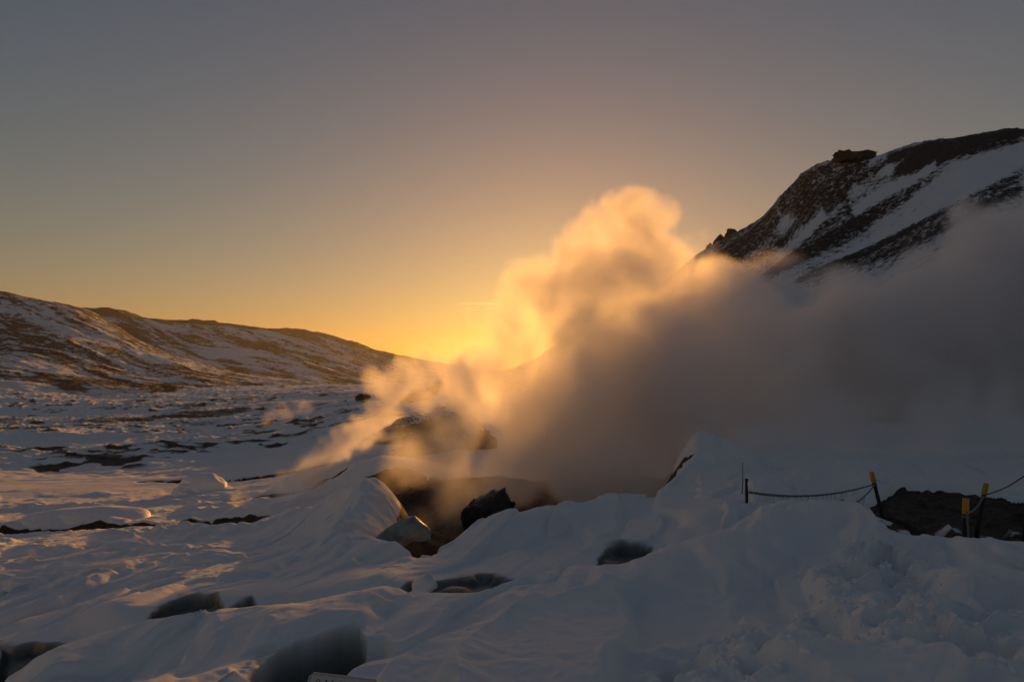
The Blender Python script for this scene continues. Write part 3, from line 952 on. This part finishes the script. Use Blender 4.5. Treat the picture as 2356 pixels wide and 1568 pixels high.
# crumbs of broken crust thrown up around the boot holes: too many to count
bm = bmesh.new()
unit = bmesh.new()
bmesh.ops.create_icosphere(unit, subdivisions=1, radius=1)
ico = [v.co.copy() for v in unit.verts]
icf = [[v.index for v in f.verts] for f in unit.faces]
unit.free()
for vx, vy, r, dep in STEPS:
    c = on_ground(vx, vy, 2.5, 9.5)
    for k in range(34):
        an, rd = random.uniform(0, 6.28), r * random.uniform(0.75, 2.3)
        x, y = c[0] + rd * math.cos(an), c[1] + rd * math.sin(an)
        sz = random.choice((0.008, 0.011, 0.014, 0.018, 0.026)) * random.uniform(0.7, 1.3)
        z = ground_z(x, y) + 0.2 * sz
        vs = [bm.verts.new((x + p_.x * sz * random.uniform(0.6, 1.2), y + p_.y * sz * random.uniform(0.6, 1.2), z + p_.z * sz * random.uniform(0.5, 1.0))) for p_ in ico]
        for f_ in icf:
            bm.faces.new([vs[i] for i in f_])
tag(bm_object('snow_crumbs', bm, M_SNOW, None, False), 'crumbs of broken snow crust scattered round the boot holes', 'snow', None, 'stuff')

# ice block fallen into the gully
bm = bmesh.new()
bmesh.ops.create_cube(bm, size=1)
for v in bm.verts:
    v.co.x *= 0.34 * (0.75 if v.co.z > 0 else 1)
    v.co.y *= 0.22
    v.co.z *= 0.17
    v.co.z += 0.22 * v.co.x
bmesh.ops.bevel(bm, geom=list(bm.edges), offset=0.018, segments=2, affect='EDGES')
q = on_ground(975, 1352, 8.2, 11)
o = stand('ice_block', bm, M_SNOW, (q[0], 9.0, EYE + bearing(975, 1345)[1] * 9.0), 'pale ice block lying in the hollow of the gully', 'ice block')
o.location.x = bearing(975, 1345)[0] * 9.0
o.rotation_euler = (0.2, -0.3, 0.3)


# ------------------------------------------------------------------ fence: posts, ropes, icicles
def fence_post(top, base, label, r=0.034, cap_len=0.19, yellow=True):
    from mathutils import Vector
    top, base = Vector(top), Vector(base)
    root = bpy.data.objects.new('fence_post', None)
    COL.objects.link(root)
    root.location = base
    tag(root, label, 'post', 'rope fence posts')
    ax = (top - base)
    L = ax.length
    ax.normalize()
    bm = bmesh.new()
    n = 9
    tube(bm, [ax * (L * k / n - 0.35 * (k == 0)) for k in range(n + 1)], [r * (0.95 + 0.05 * math.sin(k * 2.1)) for k in range(n + 1)], 12)
    bm_object('post_shaft', bm, M_POST, root)
    if yellow:
        bm = bmesh.new()
        tube(bm, [ax * (L - cap_len), ax * (L - cap_len + 0.006), ax * (L - 0.012), ax * (L + 0.003), ax * (L + 0.006)], [r * 1.12, r * 1.19, r * 1.17, r * 1.10, r * 0.7], 14)
        bm_object('post_cap', bm, M_CAP, root)
        bm = bmesh.new()
        c = ax * (L - cap_len - 0.035)
        tube(bm, [c - ax * 0.012, c + ax * 0.012], [r * 1.28, r * 1.28], 12)
        bm_object('rope_loop', bm, M_ROPE, root)
    return root


P1 = (survey(2005, 1085, 12.4), survey(2032, 1192, 12.4))
P2 = (survey(2222.5, 1146, 8.7), survey(2219, 1262, 8.7))
P3 = (survey(2269, 1111, 11.4), survey(2250, 1212, 11.4))
P4 = (survey(2366, 1065, 10.5), survey(2360, 1225, 10.5))
P5 = (survey(1937, 1148, 9.7), survey(1937, 1190, 9.7))
fence_post(*P1, 'leaning black fence post with yellow cap nearest the snow hump')
fence_post(*P2, 'upright black fence post with yellow cap in front of the bare ground', r=0.033)
fence_post(*P3, 'black fence post with yellow cap tilting right, behind the upright one')
fence_post(*P4, 'dark fence post cut off by the right edge of the picture', r=0.034)
fence_post(*P5, 'buried fence post whose yellow cap just tops the snow hump', r=0.032, cap_len=0.1)

# ice-sheathed post at the far end of the rope
a, b = survey(1719, 1100, 11.7), survey(1722, 1150, 11.7)
root = bpy.data.objects.new('iced_fence_post', None)
COL.objects.link(root)
root.location = b
tag(root, 'short fence post sheathed in ice at the far end of the icy rope', 'post')
bm = bmesh.new()
tube(bm, [(0, 0, -0.3), (-0.01, 0, 0.15), tuple(a - b)], [0.05, 0.045, 0.035], 10)
bm_object('post_shaft', bm, M_POST, root)
bm = bmesh.new()
tube(bm, [(0.04, -0.03, -0.2), (0.045, -0.03, 0.12), (0.03, -0.03, 0.3), tuple(a - b + np.array([0.03, 0, 0.03]))], [0.075, 0.062, 0.055, 0.02], 12)
bm_object('ice_sheath', bm, M_SNOW, root)
for top, bot, lab in (((1709, 1062), (1706, 1096), 'thin frosted stake standing just left above the ice-sheathed post'),):
    a, b = survey(*top, 12.4), survey(*bot, 12.4)
    b[2] = min(b[2], ground_z(b[0], b[1]) - 0.1)
    bm = bmesh.new()
    tube(bm, [(0, 0, 0), tuple((a - b) * 0.5 + np.array([0.01, 0, 0])), tuple(a - b)], [0.014, 0.011, 0.007], 8)
    stand('stake', bm, M_ICE, tuple(b), lab, 'stake')


def rope(A, B, sag, label, r=0.011, icicles=0, ice_r=None, span=(0, 1), ice_len=0.2, group='sagging fence ropes'):
    A, B = np.array(A), np.array(B)
    n = 28
    pts = []
    for k in range(n + 1):
        t = k / n
        q = A + (B - A) * t
        q = q + np.array([0, 0, -4 * sag * t * (1 - t)])
        pts.append(q)
    root = bpy.data.objects.new('rope', None)
    COL.objects.link(root)
    root.location = A
    tag(root, label, 'rope', group)
    bm = bmesh.new()
    rad = [(r if ice_r is None else r + (ice_r - r) * (1 - k / n) ** 0.8 * (0.8 + 0.4 * random.random())) for k in range(n + 1)]
    tube(bm, [p - A for p in pts], rad, 8)
    bm_object('rope_strand', bm, M_ROPE, root)
    for k in range(icicles):
        t = span[0] + (span[1] - span[0]) * (k + random.random()) / icicles
        i = t * n
        q = pts[int(i)] + (pts[min(n, int(i) + 1)] - pts[int(i)]) * (i % 1) - A
        L = ice_len * random.uniform(0.4, 1.0)
        bm = bmesh.new()
        tube(bm, [(0, 0, 0), (0.003, 0, -L * 0.5), (0, 0, -L)], [0.010, 0.007, 0.0012], 6)
        c = bm_object('icicle', bm, M_ICICLE, root)
        c.location = q
    return root


def along(P, f):
    return P[1] + (P[0] - P[1]) * f


rope(survey(1724, 1131, 11.6), along(P1, 0.74), 0.13, 'ice-crusted rope with icicles from the iced post to the leaning post', r=0.011, icicles=26, ice_r=0.022, span=(0.05, 0.85), ice_len=0.22)
rope(along(P1, 0.73), survey(1962, 1158, 10.2), 0.04, 'short rope with pale icicles running from the leaning post behind the snow hump', icicles=9, span=(0.5, 0.98), ice_len=0.2)
rope(along(P3, 0.72), along(P2, 0.70), 0.06, 'slack rope between the tilting post and the upright post')
rope(along(P3, 0.74), along(P4, 0.86), 0.05, 'rope rising from the tilting post to the right edge')
rope(along(P2, 0.76) + np.array([-0.02, -0.05, 0]), survey(2229, 1246, 8.45), -0.01, 'white rope end hanging down the upright post', r=0.010)


# ------------------------------------------------------------------ warning sign at the bottom edge
sg = bpy.data.objects.new('warning_sign', None)
COL.objects.link(sg)
tag(sg, 'white warning sign with dark red lettering at the bottom edge, beside the snow hole', 'sign')
SD = 3.25
tl, tr = survey(715, 1546.5, SD), survey(866.5, 1562.5, SD)
cx, cyy, cz = (tl + tr) / 2
SW = float(np.linalg.norm(tr - tl))
roll = math.atan2(tl[2] - tr[2], tr[0] - tl[0])
SH = 0.42
sg.location = (cx, cyy, cz)
sg.rotation_euler = (math.radians(-34), roll, 0)


def box_bm(x0, x1, y0, y1, z0, z1, bev=0.0):
    bm = bmesh.new()
    bmesh.ops.create_cube(bm, size=1)
    for v in bm.verts:
        v.co = ((x0 + x1) / 2 + v.co.x * (x1 - x0), (y0 + y1) / 2 + v.co.y * (y1 - y0), (z0 + z1) / 2 + v.co.z * (z1 - z0))
    if bev:
        bmesh.ops.bevel(bm, geom=list(bm.edges), offset=bev, segments=2, affect='EDGES')
    return bm


bm_object('sign_panel', box_bm(-SW / 2 + 0.004, SW / 2 - 0.004, 0, 0.012, -SH, -0.004, 0.003), M_SIGN, sg, False)
bm = bmesh.new()
tube(bm, [(-SW / 2, 0.004, -SH), (-SW / 2, 0.004, -0.012), (-SW / 2 + 0.012, 0.004, 0), (SW / 2 - 0.006, 0.004, 0), (SW / 2, 0.004, -0.012), (SW / 2, 0.004, -SH), (-SW / 2 + 0.002, 0.004, -SH)], 0.006, 8)
bm_object('sign_rim', bm, M_EDGE, sg)
bm_object('sign_post', box_bm(-0.03, 0.03, 0.014, 0.06, -0.95, -0.05, 0.006), M_POST, sg, False)
fc = bpy.data.curves.new('lettering', 'FONT')
fc.body = 'H\u00c6TTA'
fc.size = 0.062
fc.extrude = 0.0006
fc.offset = 0.0016
ft = bpy.data.objects.new('lettering_text', fc)
COL.objects.link(ft)
bpy.context.view_layer.update()
me = bpy.data.meshes.new_from_object(ft.evaluated_get(bpy.context.evaluated_depsgraph_get()))
bpy.data.objects.remove(ft)
lt = link('lettering', me, M_RED, sg)
lt.location = (-SW / 2 + 0.072, -0.0012, -0.023 - 0.044)
lt.rotation_euler = (math.radians(90), 0, 0)
bm = bmesh.new()
tube(bm, [(-0.008, 0, -0.09), (-0.008, 0, -0.01), (-0.0055, 0, -0.002), (0, 0, 0.0015), (0.0055, 0, -0.002), (0.008, 0, -0.01), (0.008, 0, -0.09)], 0.0016, 6)
ic_ = bm_object('hand_symbol', bm, M_RED, sg)
ic_.location = (-SW / 2 + 0.043, -0.001, -0.025)

# ================================================================== STEAM
def steam_material(name, dens, aniso, col=(0.998, 0.998, 0.998)):
    m = bpy.data.materials.new(name)
    m.use_nodes = True
    t = m.node_tree
    t.nodes.clear()
    out = nd(t, 'ShaderNodeOutputMaterial')
    v = nd(t, 'ShaderNodeVolumePrincipled')
    v.inputs['Color'].default_value = (*col, 1)
    v.inputs['Density'].default_value = dens
    v.inputs['Anisotropy'].default_value = aniso
    t.links.new(v.outputs[0], out.inputs['Volume'])
    return m


def steam(name, box, step, puffs, mat, label, feature=3.0, erode=0.9, seed=0, base=None, wisp=1.0):
    """puffs of steam gathered into one density field on a lattice"""
    (x0, x1), (y0, y1), (z0, z1) = box
    nx, ny, nz = [max(8, int(round((b - a) / step))) for a, b in box]
    xs, ys, zs = [np.linspace(a, b, n).astype(np.float32) for (a, b), n in zip(box, (nx, ny, nz))]
    Xg, Yg, Zg = np.meshgrid(xs, ys, zs, indexing='ij')
    # swirl the lookup so that outlines curl (slow noise, so worked out on a coarser lattice)
    k = 1.0 / feature
    cs = [np.linspace(a, b, max(6, n // 3)).astype(np.float32) for (a, b), n in zip(box, (nx, ny, nz))]
    Xc, Yc, Zc = np.meshgrid(*cs, indexing='ij')

    def up(F):
        for ax_, n in enumerate((nx, ny, nz)):
            m = F.shape[ax_]
            t = np.linspace(0, m - 1.0001, n)
            i = t.astype(int)
            w_ = (t - i).astype(np.float32).reshape([-1 if q == ax_ else 1 for q in range(3)])
            F = np.take(F, i, ax_) * (1 - w_) + np.take(F, i + 1, ax_) * w_
        return F
    wx = up(fbm3(Xc * k, Yc * k, Zc * k, 3, seed + 1))
    wz = up(fbm3(Xc * k, Yc * k, Zc * k, 3, seed + 7))
    Xw, Yw, Zw = Xg + 0.6 * feature * wx, Yg + 0.35 * feature * wz, Zg + 0.6 * feature * wz
    f = np.zeros(Xg.shape, np.float32)
    for vx, vy, d, rv, wgt, deep in puffs:
        c = survey(vx, vy, d)
        r = rv * S / FPX * d
        R3 = 1.6 * r * max(1, deep) + feature
        sl = tuple(slice(max(0, int(np.searchsorted(g, c_ - R3))), int(np.searchsorted(g, c_ + R3))) for g, c_ in zip((xs, ys, zs), c))
        if any(q.stop - q.start < 2 for q in sl):
            continue
        q = ((Xw[sl] - c[0]) ** 2 + (Zw[sl] - c[2]) ** 2) / (r * r) + ((Yw[sl] - c[1]) / (r * deep)) ** 2
        g = wgt * np.clip(1.25 - q, 0, 1.25)
        f[sl] = np.maximum(f[sl], g) + 0.18 * g
    f = np.minimum(f, 0.95)
    on = f > 0.01
    n = np.zeros(f.shape, np.float32)
    n[on] = fbm3(Xg[on] * 1.7 * k + wx[on], Yg[on] * 1.7 * k, Zg[on] * 1.7 * k + wz[on], 5, seed + 13, 0.62)
    dn = f + erode * n * np.clip(f * 2.5, 0, 1) - 0.12
    dn = np.clip(dn, 0, 1.3) ** 1.25
    if base is not None:
        dn = dn * base(Xg, Yg, Zg)
    for ax_ in range(3):                         # fade at the lattice walls
        sl = [None] * 3
        sl[ax_] = slice(None)
        m = dn.shape[ax_]
        e = np.minimum(np.arange(m), np.arange(m)[::-1]).astype(np.float32)
        dn = dn * np.clip(e / 6, 0, 1)[tuple(sl)]
    dn = np.where(dn < 0.004, 0, dn).astype(np.float32)
    # lattice points carry the field; geometry nodes turn them into a volume grid
    me = bpy.data.meshes.new(name)
    pts = np.stack([Xg, Yg, Zg], -1).reshape(-1, 3)
    me.vertices.add(len(pts))
    me.vertices.foreach_set('co', np.ascontiguousarray(pts).ravel())
    at = me.attributes.new('dn', 'FLOAT', 'POINT')
    at.data.foreach_set('value', dn.ravel())
    o = link(name, me, mat)
    ng = bpy.data.node_groups.new('steam_' + name, 'GeometryNodeTree')
    ng.interface.new_socket('Geometry', in_out='INPUT', socket_type='NodeSocketGeometry')
    ng.interface.new_socket('Geometry', in_out='OUTPUT', socket_type='NodeSocketGeometry')
    gi, go = ng.nodes.new('NodeGroupInput'), ng.nodes.new('NodeGroupOutput')
    pos = ng.nodes.new('GeometryNodeInputPosition')
    sep = ng.nodes.new('ShaderNodeSeparateXYZ')
    ng.links.new(pos.outputs[0], sep.inputs[0])

    def mth(op, a, b):
        q = ng.nodes.new('ShaderNodeMath')
        q.operation = op
        for i, v in enumerate((a, b)):
            if isinstance(v, (int, float)):
                q.inputs[i].default_value = v
            elif v is not None:
                ng.links.new(v, q.inputs[i])
        return q.outputs[0]

    idx = []
    for i, (a, b, cnt) in enumerate(((x0, x1, nx), (y0, y1, ny), (z0, z1, nz))):
        q = mth('MULTIPLY', mth('SUBTRACT', sep.outputs[i], a), (cnt - 1) / (b - a))
        q = mth('MINIMUM', mth('MAXIMUM', mth('ROUND', q, None), 0.0), float(cnt - 1))
        idx.append(q)
    # integers stay exact: index built with integer maths
    def imth(op, a, b):
        q = ng.nodes.new('FunctionNodeIntegerMath')
        q.operation = op
        for i, v in enumerate((a, b)):
            if isinstance(v, int):
                q.inputs[i].default_value = v
            else:
                ng.links.new(v, q.inputs[i])
        return q.outputs[0]
    lin = imth('ADD', imth('MULTIPLY', imth('ADD', imth('MULTIPLY', idx[0], ny), idx[1]), nz), idx[2])
    na = ng.nodes.new('GeometryNodeInputNamedAttribute')
    na.data_type = 'FLOAT'
    na.inputs['Name'].default_value = 'dn'
    si = ng.nodes.new('GeometryNodeSampleIndex')
    si.data_type = 'FLOAT'
    si.domain = 'POINT'
    ng.links.new(gi.outputs[0], si.inputs['Geometry'])
    ng.links.new(na.outputs[0], si.inputs['Value'])
    ng.links.new(lin, si.inputs['Index'])
    vc = ng.nodes.new('GeometryNodeVolumeCube')
    vc.inputs['Background'].default_value = 0
    vc.inputs['Min'].default_value = (x0, y0, z0)
    vc.inputs['Max'].default_value = (x1, y1, z1)
    for s_, c_ in zip('XYZ', (nx, ny, nz)):
        vc.inputs['Resolution ' + s_].default_value = c_
    ng.links.new(si.outputs[0], vc.inputs['Density'])
    sm = ng.nodes.new('GeometryNodeSetMaterial')
    sm.inputs['Material'].default_value = mat
    ng.links.new(vc.outputs[0], sm.inputs['Geometry'])
    ng.links.new(sm.outputs[0], go.inputs[0])
    md = o.modifiers.new('steam', 'NODES')
    md.node_group = ng
    tag(o, label, 'steam', None, 'stuff')
    return o


M_STEAM = steam_material('dense_steam', 1.15, 0.5)
M_WISP = steam_material('thin_steam', 0.34, 0.5)
M_WISP_FAR = steam_material('thin_far_steam', 0.07, 0.6)
M_WISP_LOW = steam_material('low_steam', 0.9, 0.6)

MAIN = [(1160, 1120, 17, 60, 0.8, 1.5), (1200, 1060, 19, 105, 1, 1.2), (1260, 950, 21, 140, 1, 1.2), (1310, 850, 23, 145, 1, 1.2), (1380, 750, 25, 140, 1, 1.1), (1400, 640, 27, 125, 1, 1.1),
        (1440, 535, 29, 92, 1, 1.1), (1360, 545, 29, 80, 1, 1.1), (1320, 600, 28, 85, 1, 1.1), (1270, 670, 27, 90, 1, 1.1), (1220, 735, 26, 75, .9, 1.1), (1500, 590, 29, 100, 1, 1.1), (1530, 520, 30, 65, .9, 1.1), (1470, 480, 30, 65, 1, 1.1), (1430, 470, 30, 50, .9, 1.1), (1250, 700, 27, 80, .6, 1.1), (1170, 800, 25, 75, .8, 1.1), (1150, 850, 25, 70, .8, 1.1), (1210, 760, 26, 60, .7, 1.1), (1150, 860, 30, 85, 1, 1.1), (1110, 830, 32, 75, 1, 1.1), (1070, 860, 34, 60, .9, 1.1), (1100, 900, 33, 70, .9, 1.0), (1190, 780, 30, 80, 1, 1.0), (1075, 950, 33, 45, .6, 1.0),
        (1420, 1050, 19, 130, 1, 1.0), (1500, 900, 23, 210, 1, 1.1), (1590, 740, 27, 150, 1, 1.1), (1700, 900, 27, 240, 1, 1.0), (1690, 660, 31, 80, .55, 1.1),
        (1950, 860, 29, 230, 1, 1.0), (2200, 800, 30, 250, 1, 1.0), (2450, 760, 31, 290, 1, 1.0), (2750, 760, 31, 300, 1, 1.0), (1600, 1020, 22, 110, .8, 1.0), (1850, 960, 25, 130, .8, 1.0),
        (2150, 960, 27, 150, .8, 1.0), (2350, 960, 27, 150, .8, 1.0), (2120, 640, 34, 90, .45, 1.3), (2260, 570, 35, 90, .4, 1.3), (2400, 530, 35, 110, .45, 1.3), (1960, 690, 33, 80, .4, 1.2), (1800, 640, 34, 80, .28, 1.2),
        (1570, 500, 31, 30, .45, 1.0), (1620, 560, 32, 50, .35, 1.1), (1060, 1010, 25, 95, .55, 1.2), (1010, 1070, 22, 95, .5, 1.2), (1060, 1120, 18, 85, .5, 1.2), (960, 1110, 22, 60, .35, 1.2), (1000, 1190, 15.5, 45, .3, 1.0), (1620, 1000, 18, 60, 1, 1.0), (1650, 990, 18.5, 85, 1, 1.0), (1730, 985, 18.5, 90, .9, 1.0), (1780, 1010, 20, 90, .38, 1.0), (1960, 1005, 20, 110, .38, 1.0), (2180, 1000, 20, 120, .4, 1.0), (2400, 1000, 20, 130, .4, 1.0)]
steam('steam_cloud', ((-5.5, 30), (14.0, 41), (-4.6, 14.5)), 0.16, MAIN, M_STEAM, 'big dense steam cloud rising from the pit and drifting right across the mountain', 3.0, 1.6, 3,
      base=lambda x, y, z: 0.60 + 0.40 * smooth(-0.5, 3.5, x - 0.48 * z - 0.1))

LEFT = [(870, 870, 52, 34, .8, 1.3), (905, 880, 52, 44, .9, 1.3), (890, 930, 50, 48, .9, 1.3), (930, 850, 53, 44, .8, 1.3), (985, 835, 54, 55, .7, 1.4), (1040, 810, 54, 60, .45, 1.2), (1090, 770, 54, 55, .35, 1.2),
        (960, 905, 56, 55, .9, 1.0), (1020, 880, 57, 65, .8, 1.0), (1090, 860, 57, 75, .8, 1.0), (860, 985, 47, 55, .9, 1.2), (915, 975, 52, 50, .8, 0.9), (820, 1030, 44, 50, .8, 1.2), (900, 1050, 38, 50, .45, 1.2), (780, 1060, 41, 40, .6, 1.2)]
steam('steam_plume', ((-18, 2), (33, 65), (-8, 9)), 0.20, LEFT, M_WISP, 'sunlit orange steam plume drifting left of the dark knoll', 2.6, 1.3, 5)

WISP = [(585, 1145, 30, 26, .8, 1.2), (620, 1132, 30, 34, .9, 1.2), (660, 1115, 30, 42, .9, 1.2), (700, 1092, 31, 50, .9, 1.2), (735, 1068, 32, 50, .8, 1.2), (770, 1040, 33, 52, .7, 1.2), (810, 1010, 35, 55, .5, 1.2), (690, 1130, 29.5, 40, .6, 1.2), (750, 1110, 30, 40, .4, 1.2)]
steam('steam_wisp', ((-14.5, -3.5), (25, 40), (-7, 0.5)), 0.11, WISP, M_WISP_LOW, 'low orange wisp of steam above the cleft left of the pit', 1.8, 1.4, 8)

FARW = [(545, 976, 95, 16, .8, 1.2), (575, 968, 95, 20, .8, 1.2), (610, 958, 95, 24, .8, 1.2), (645, 948, 96, 26, .7, 1.2), (690, 935, 97, 28, .6, 1.2)]
steam('steam_wisp', ((-35, -16), (88, 104), (-9, 1)), 0.25, FARW, M_WISP_FAR, 'faint thin wisp of steam far out on the valley floor', 3.0, 0.9, 9)

# ------------------------------------------------------------------ condensation trail far off in the sky
TD = 14000
a, b = survey(1030, 699.5, TD), survey(1200, 698, TD)
bm = bmesh.new()
n = 24
tube(bm, [tuple((b - a) * k / n + np.array([0, 0, 12 * math.sin(3 * k / n)])) for k in range(n + 1)], [0.6 + 7.5 * math.sin(math.pi * min(1, k / n * 1.02)) ** 2.2 for k in range(n + 1)], 8)
stand('contrail', bm, steam_material('trail_ice', 0.10, 0.6), tuple(a), 'thin bright condensation trail in the orange sky left of the steam', 'contrail')

# ------------------------------------------------------------------ thin winter haze filling the valley
bm = box_bm(-4200, 2200, -400, 4600, -60, 190)
M_HAZE = bpy.data.materials.new('valley_haze')
M_HAZE.use_nodes = True
_t = M_HAZE.node_tree
_t.nodes.clear()
_o = nd(_t, 'ShaderNodeOutputMaterial')
_v = nd(_t, 'ShaderNodeVolumePrincipled')
_v.inputs['Color'].default_value = (0.95, 0.95, 0.95, 1)
_v.inputs['Density'].default_value = 0.000045
_v.inputs['Anisotropy'].default_value = 0.55
_t.links.new(_v.outputs[0], _o.inputs['Volume'])
tag(bm_object('haze', bm, M_HAZE, None, False), 'thin golden haze lying in the valley', 'haze', None, 'stuff')
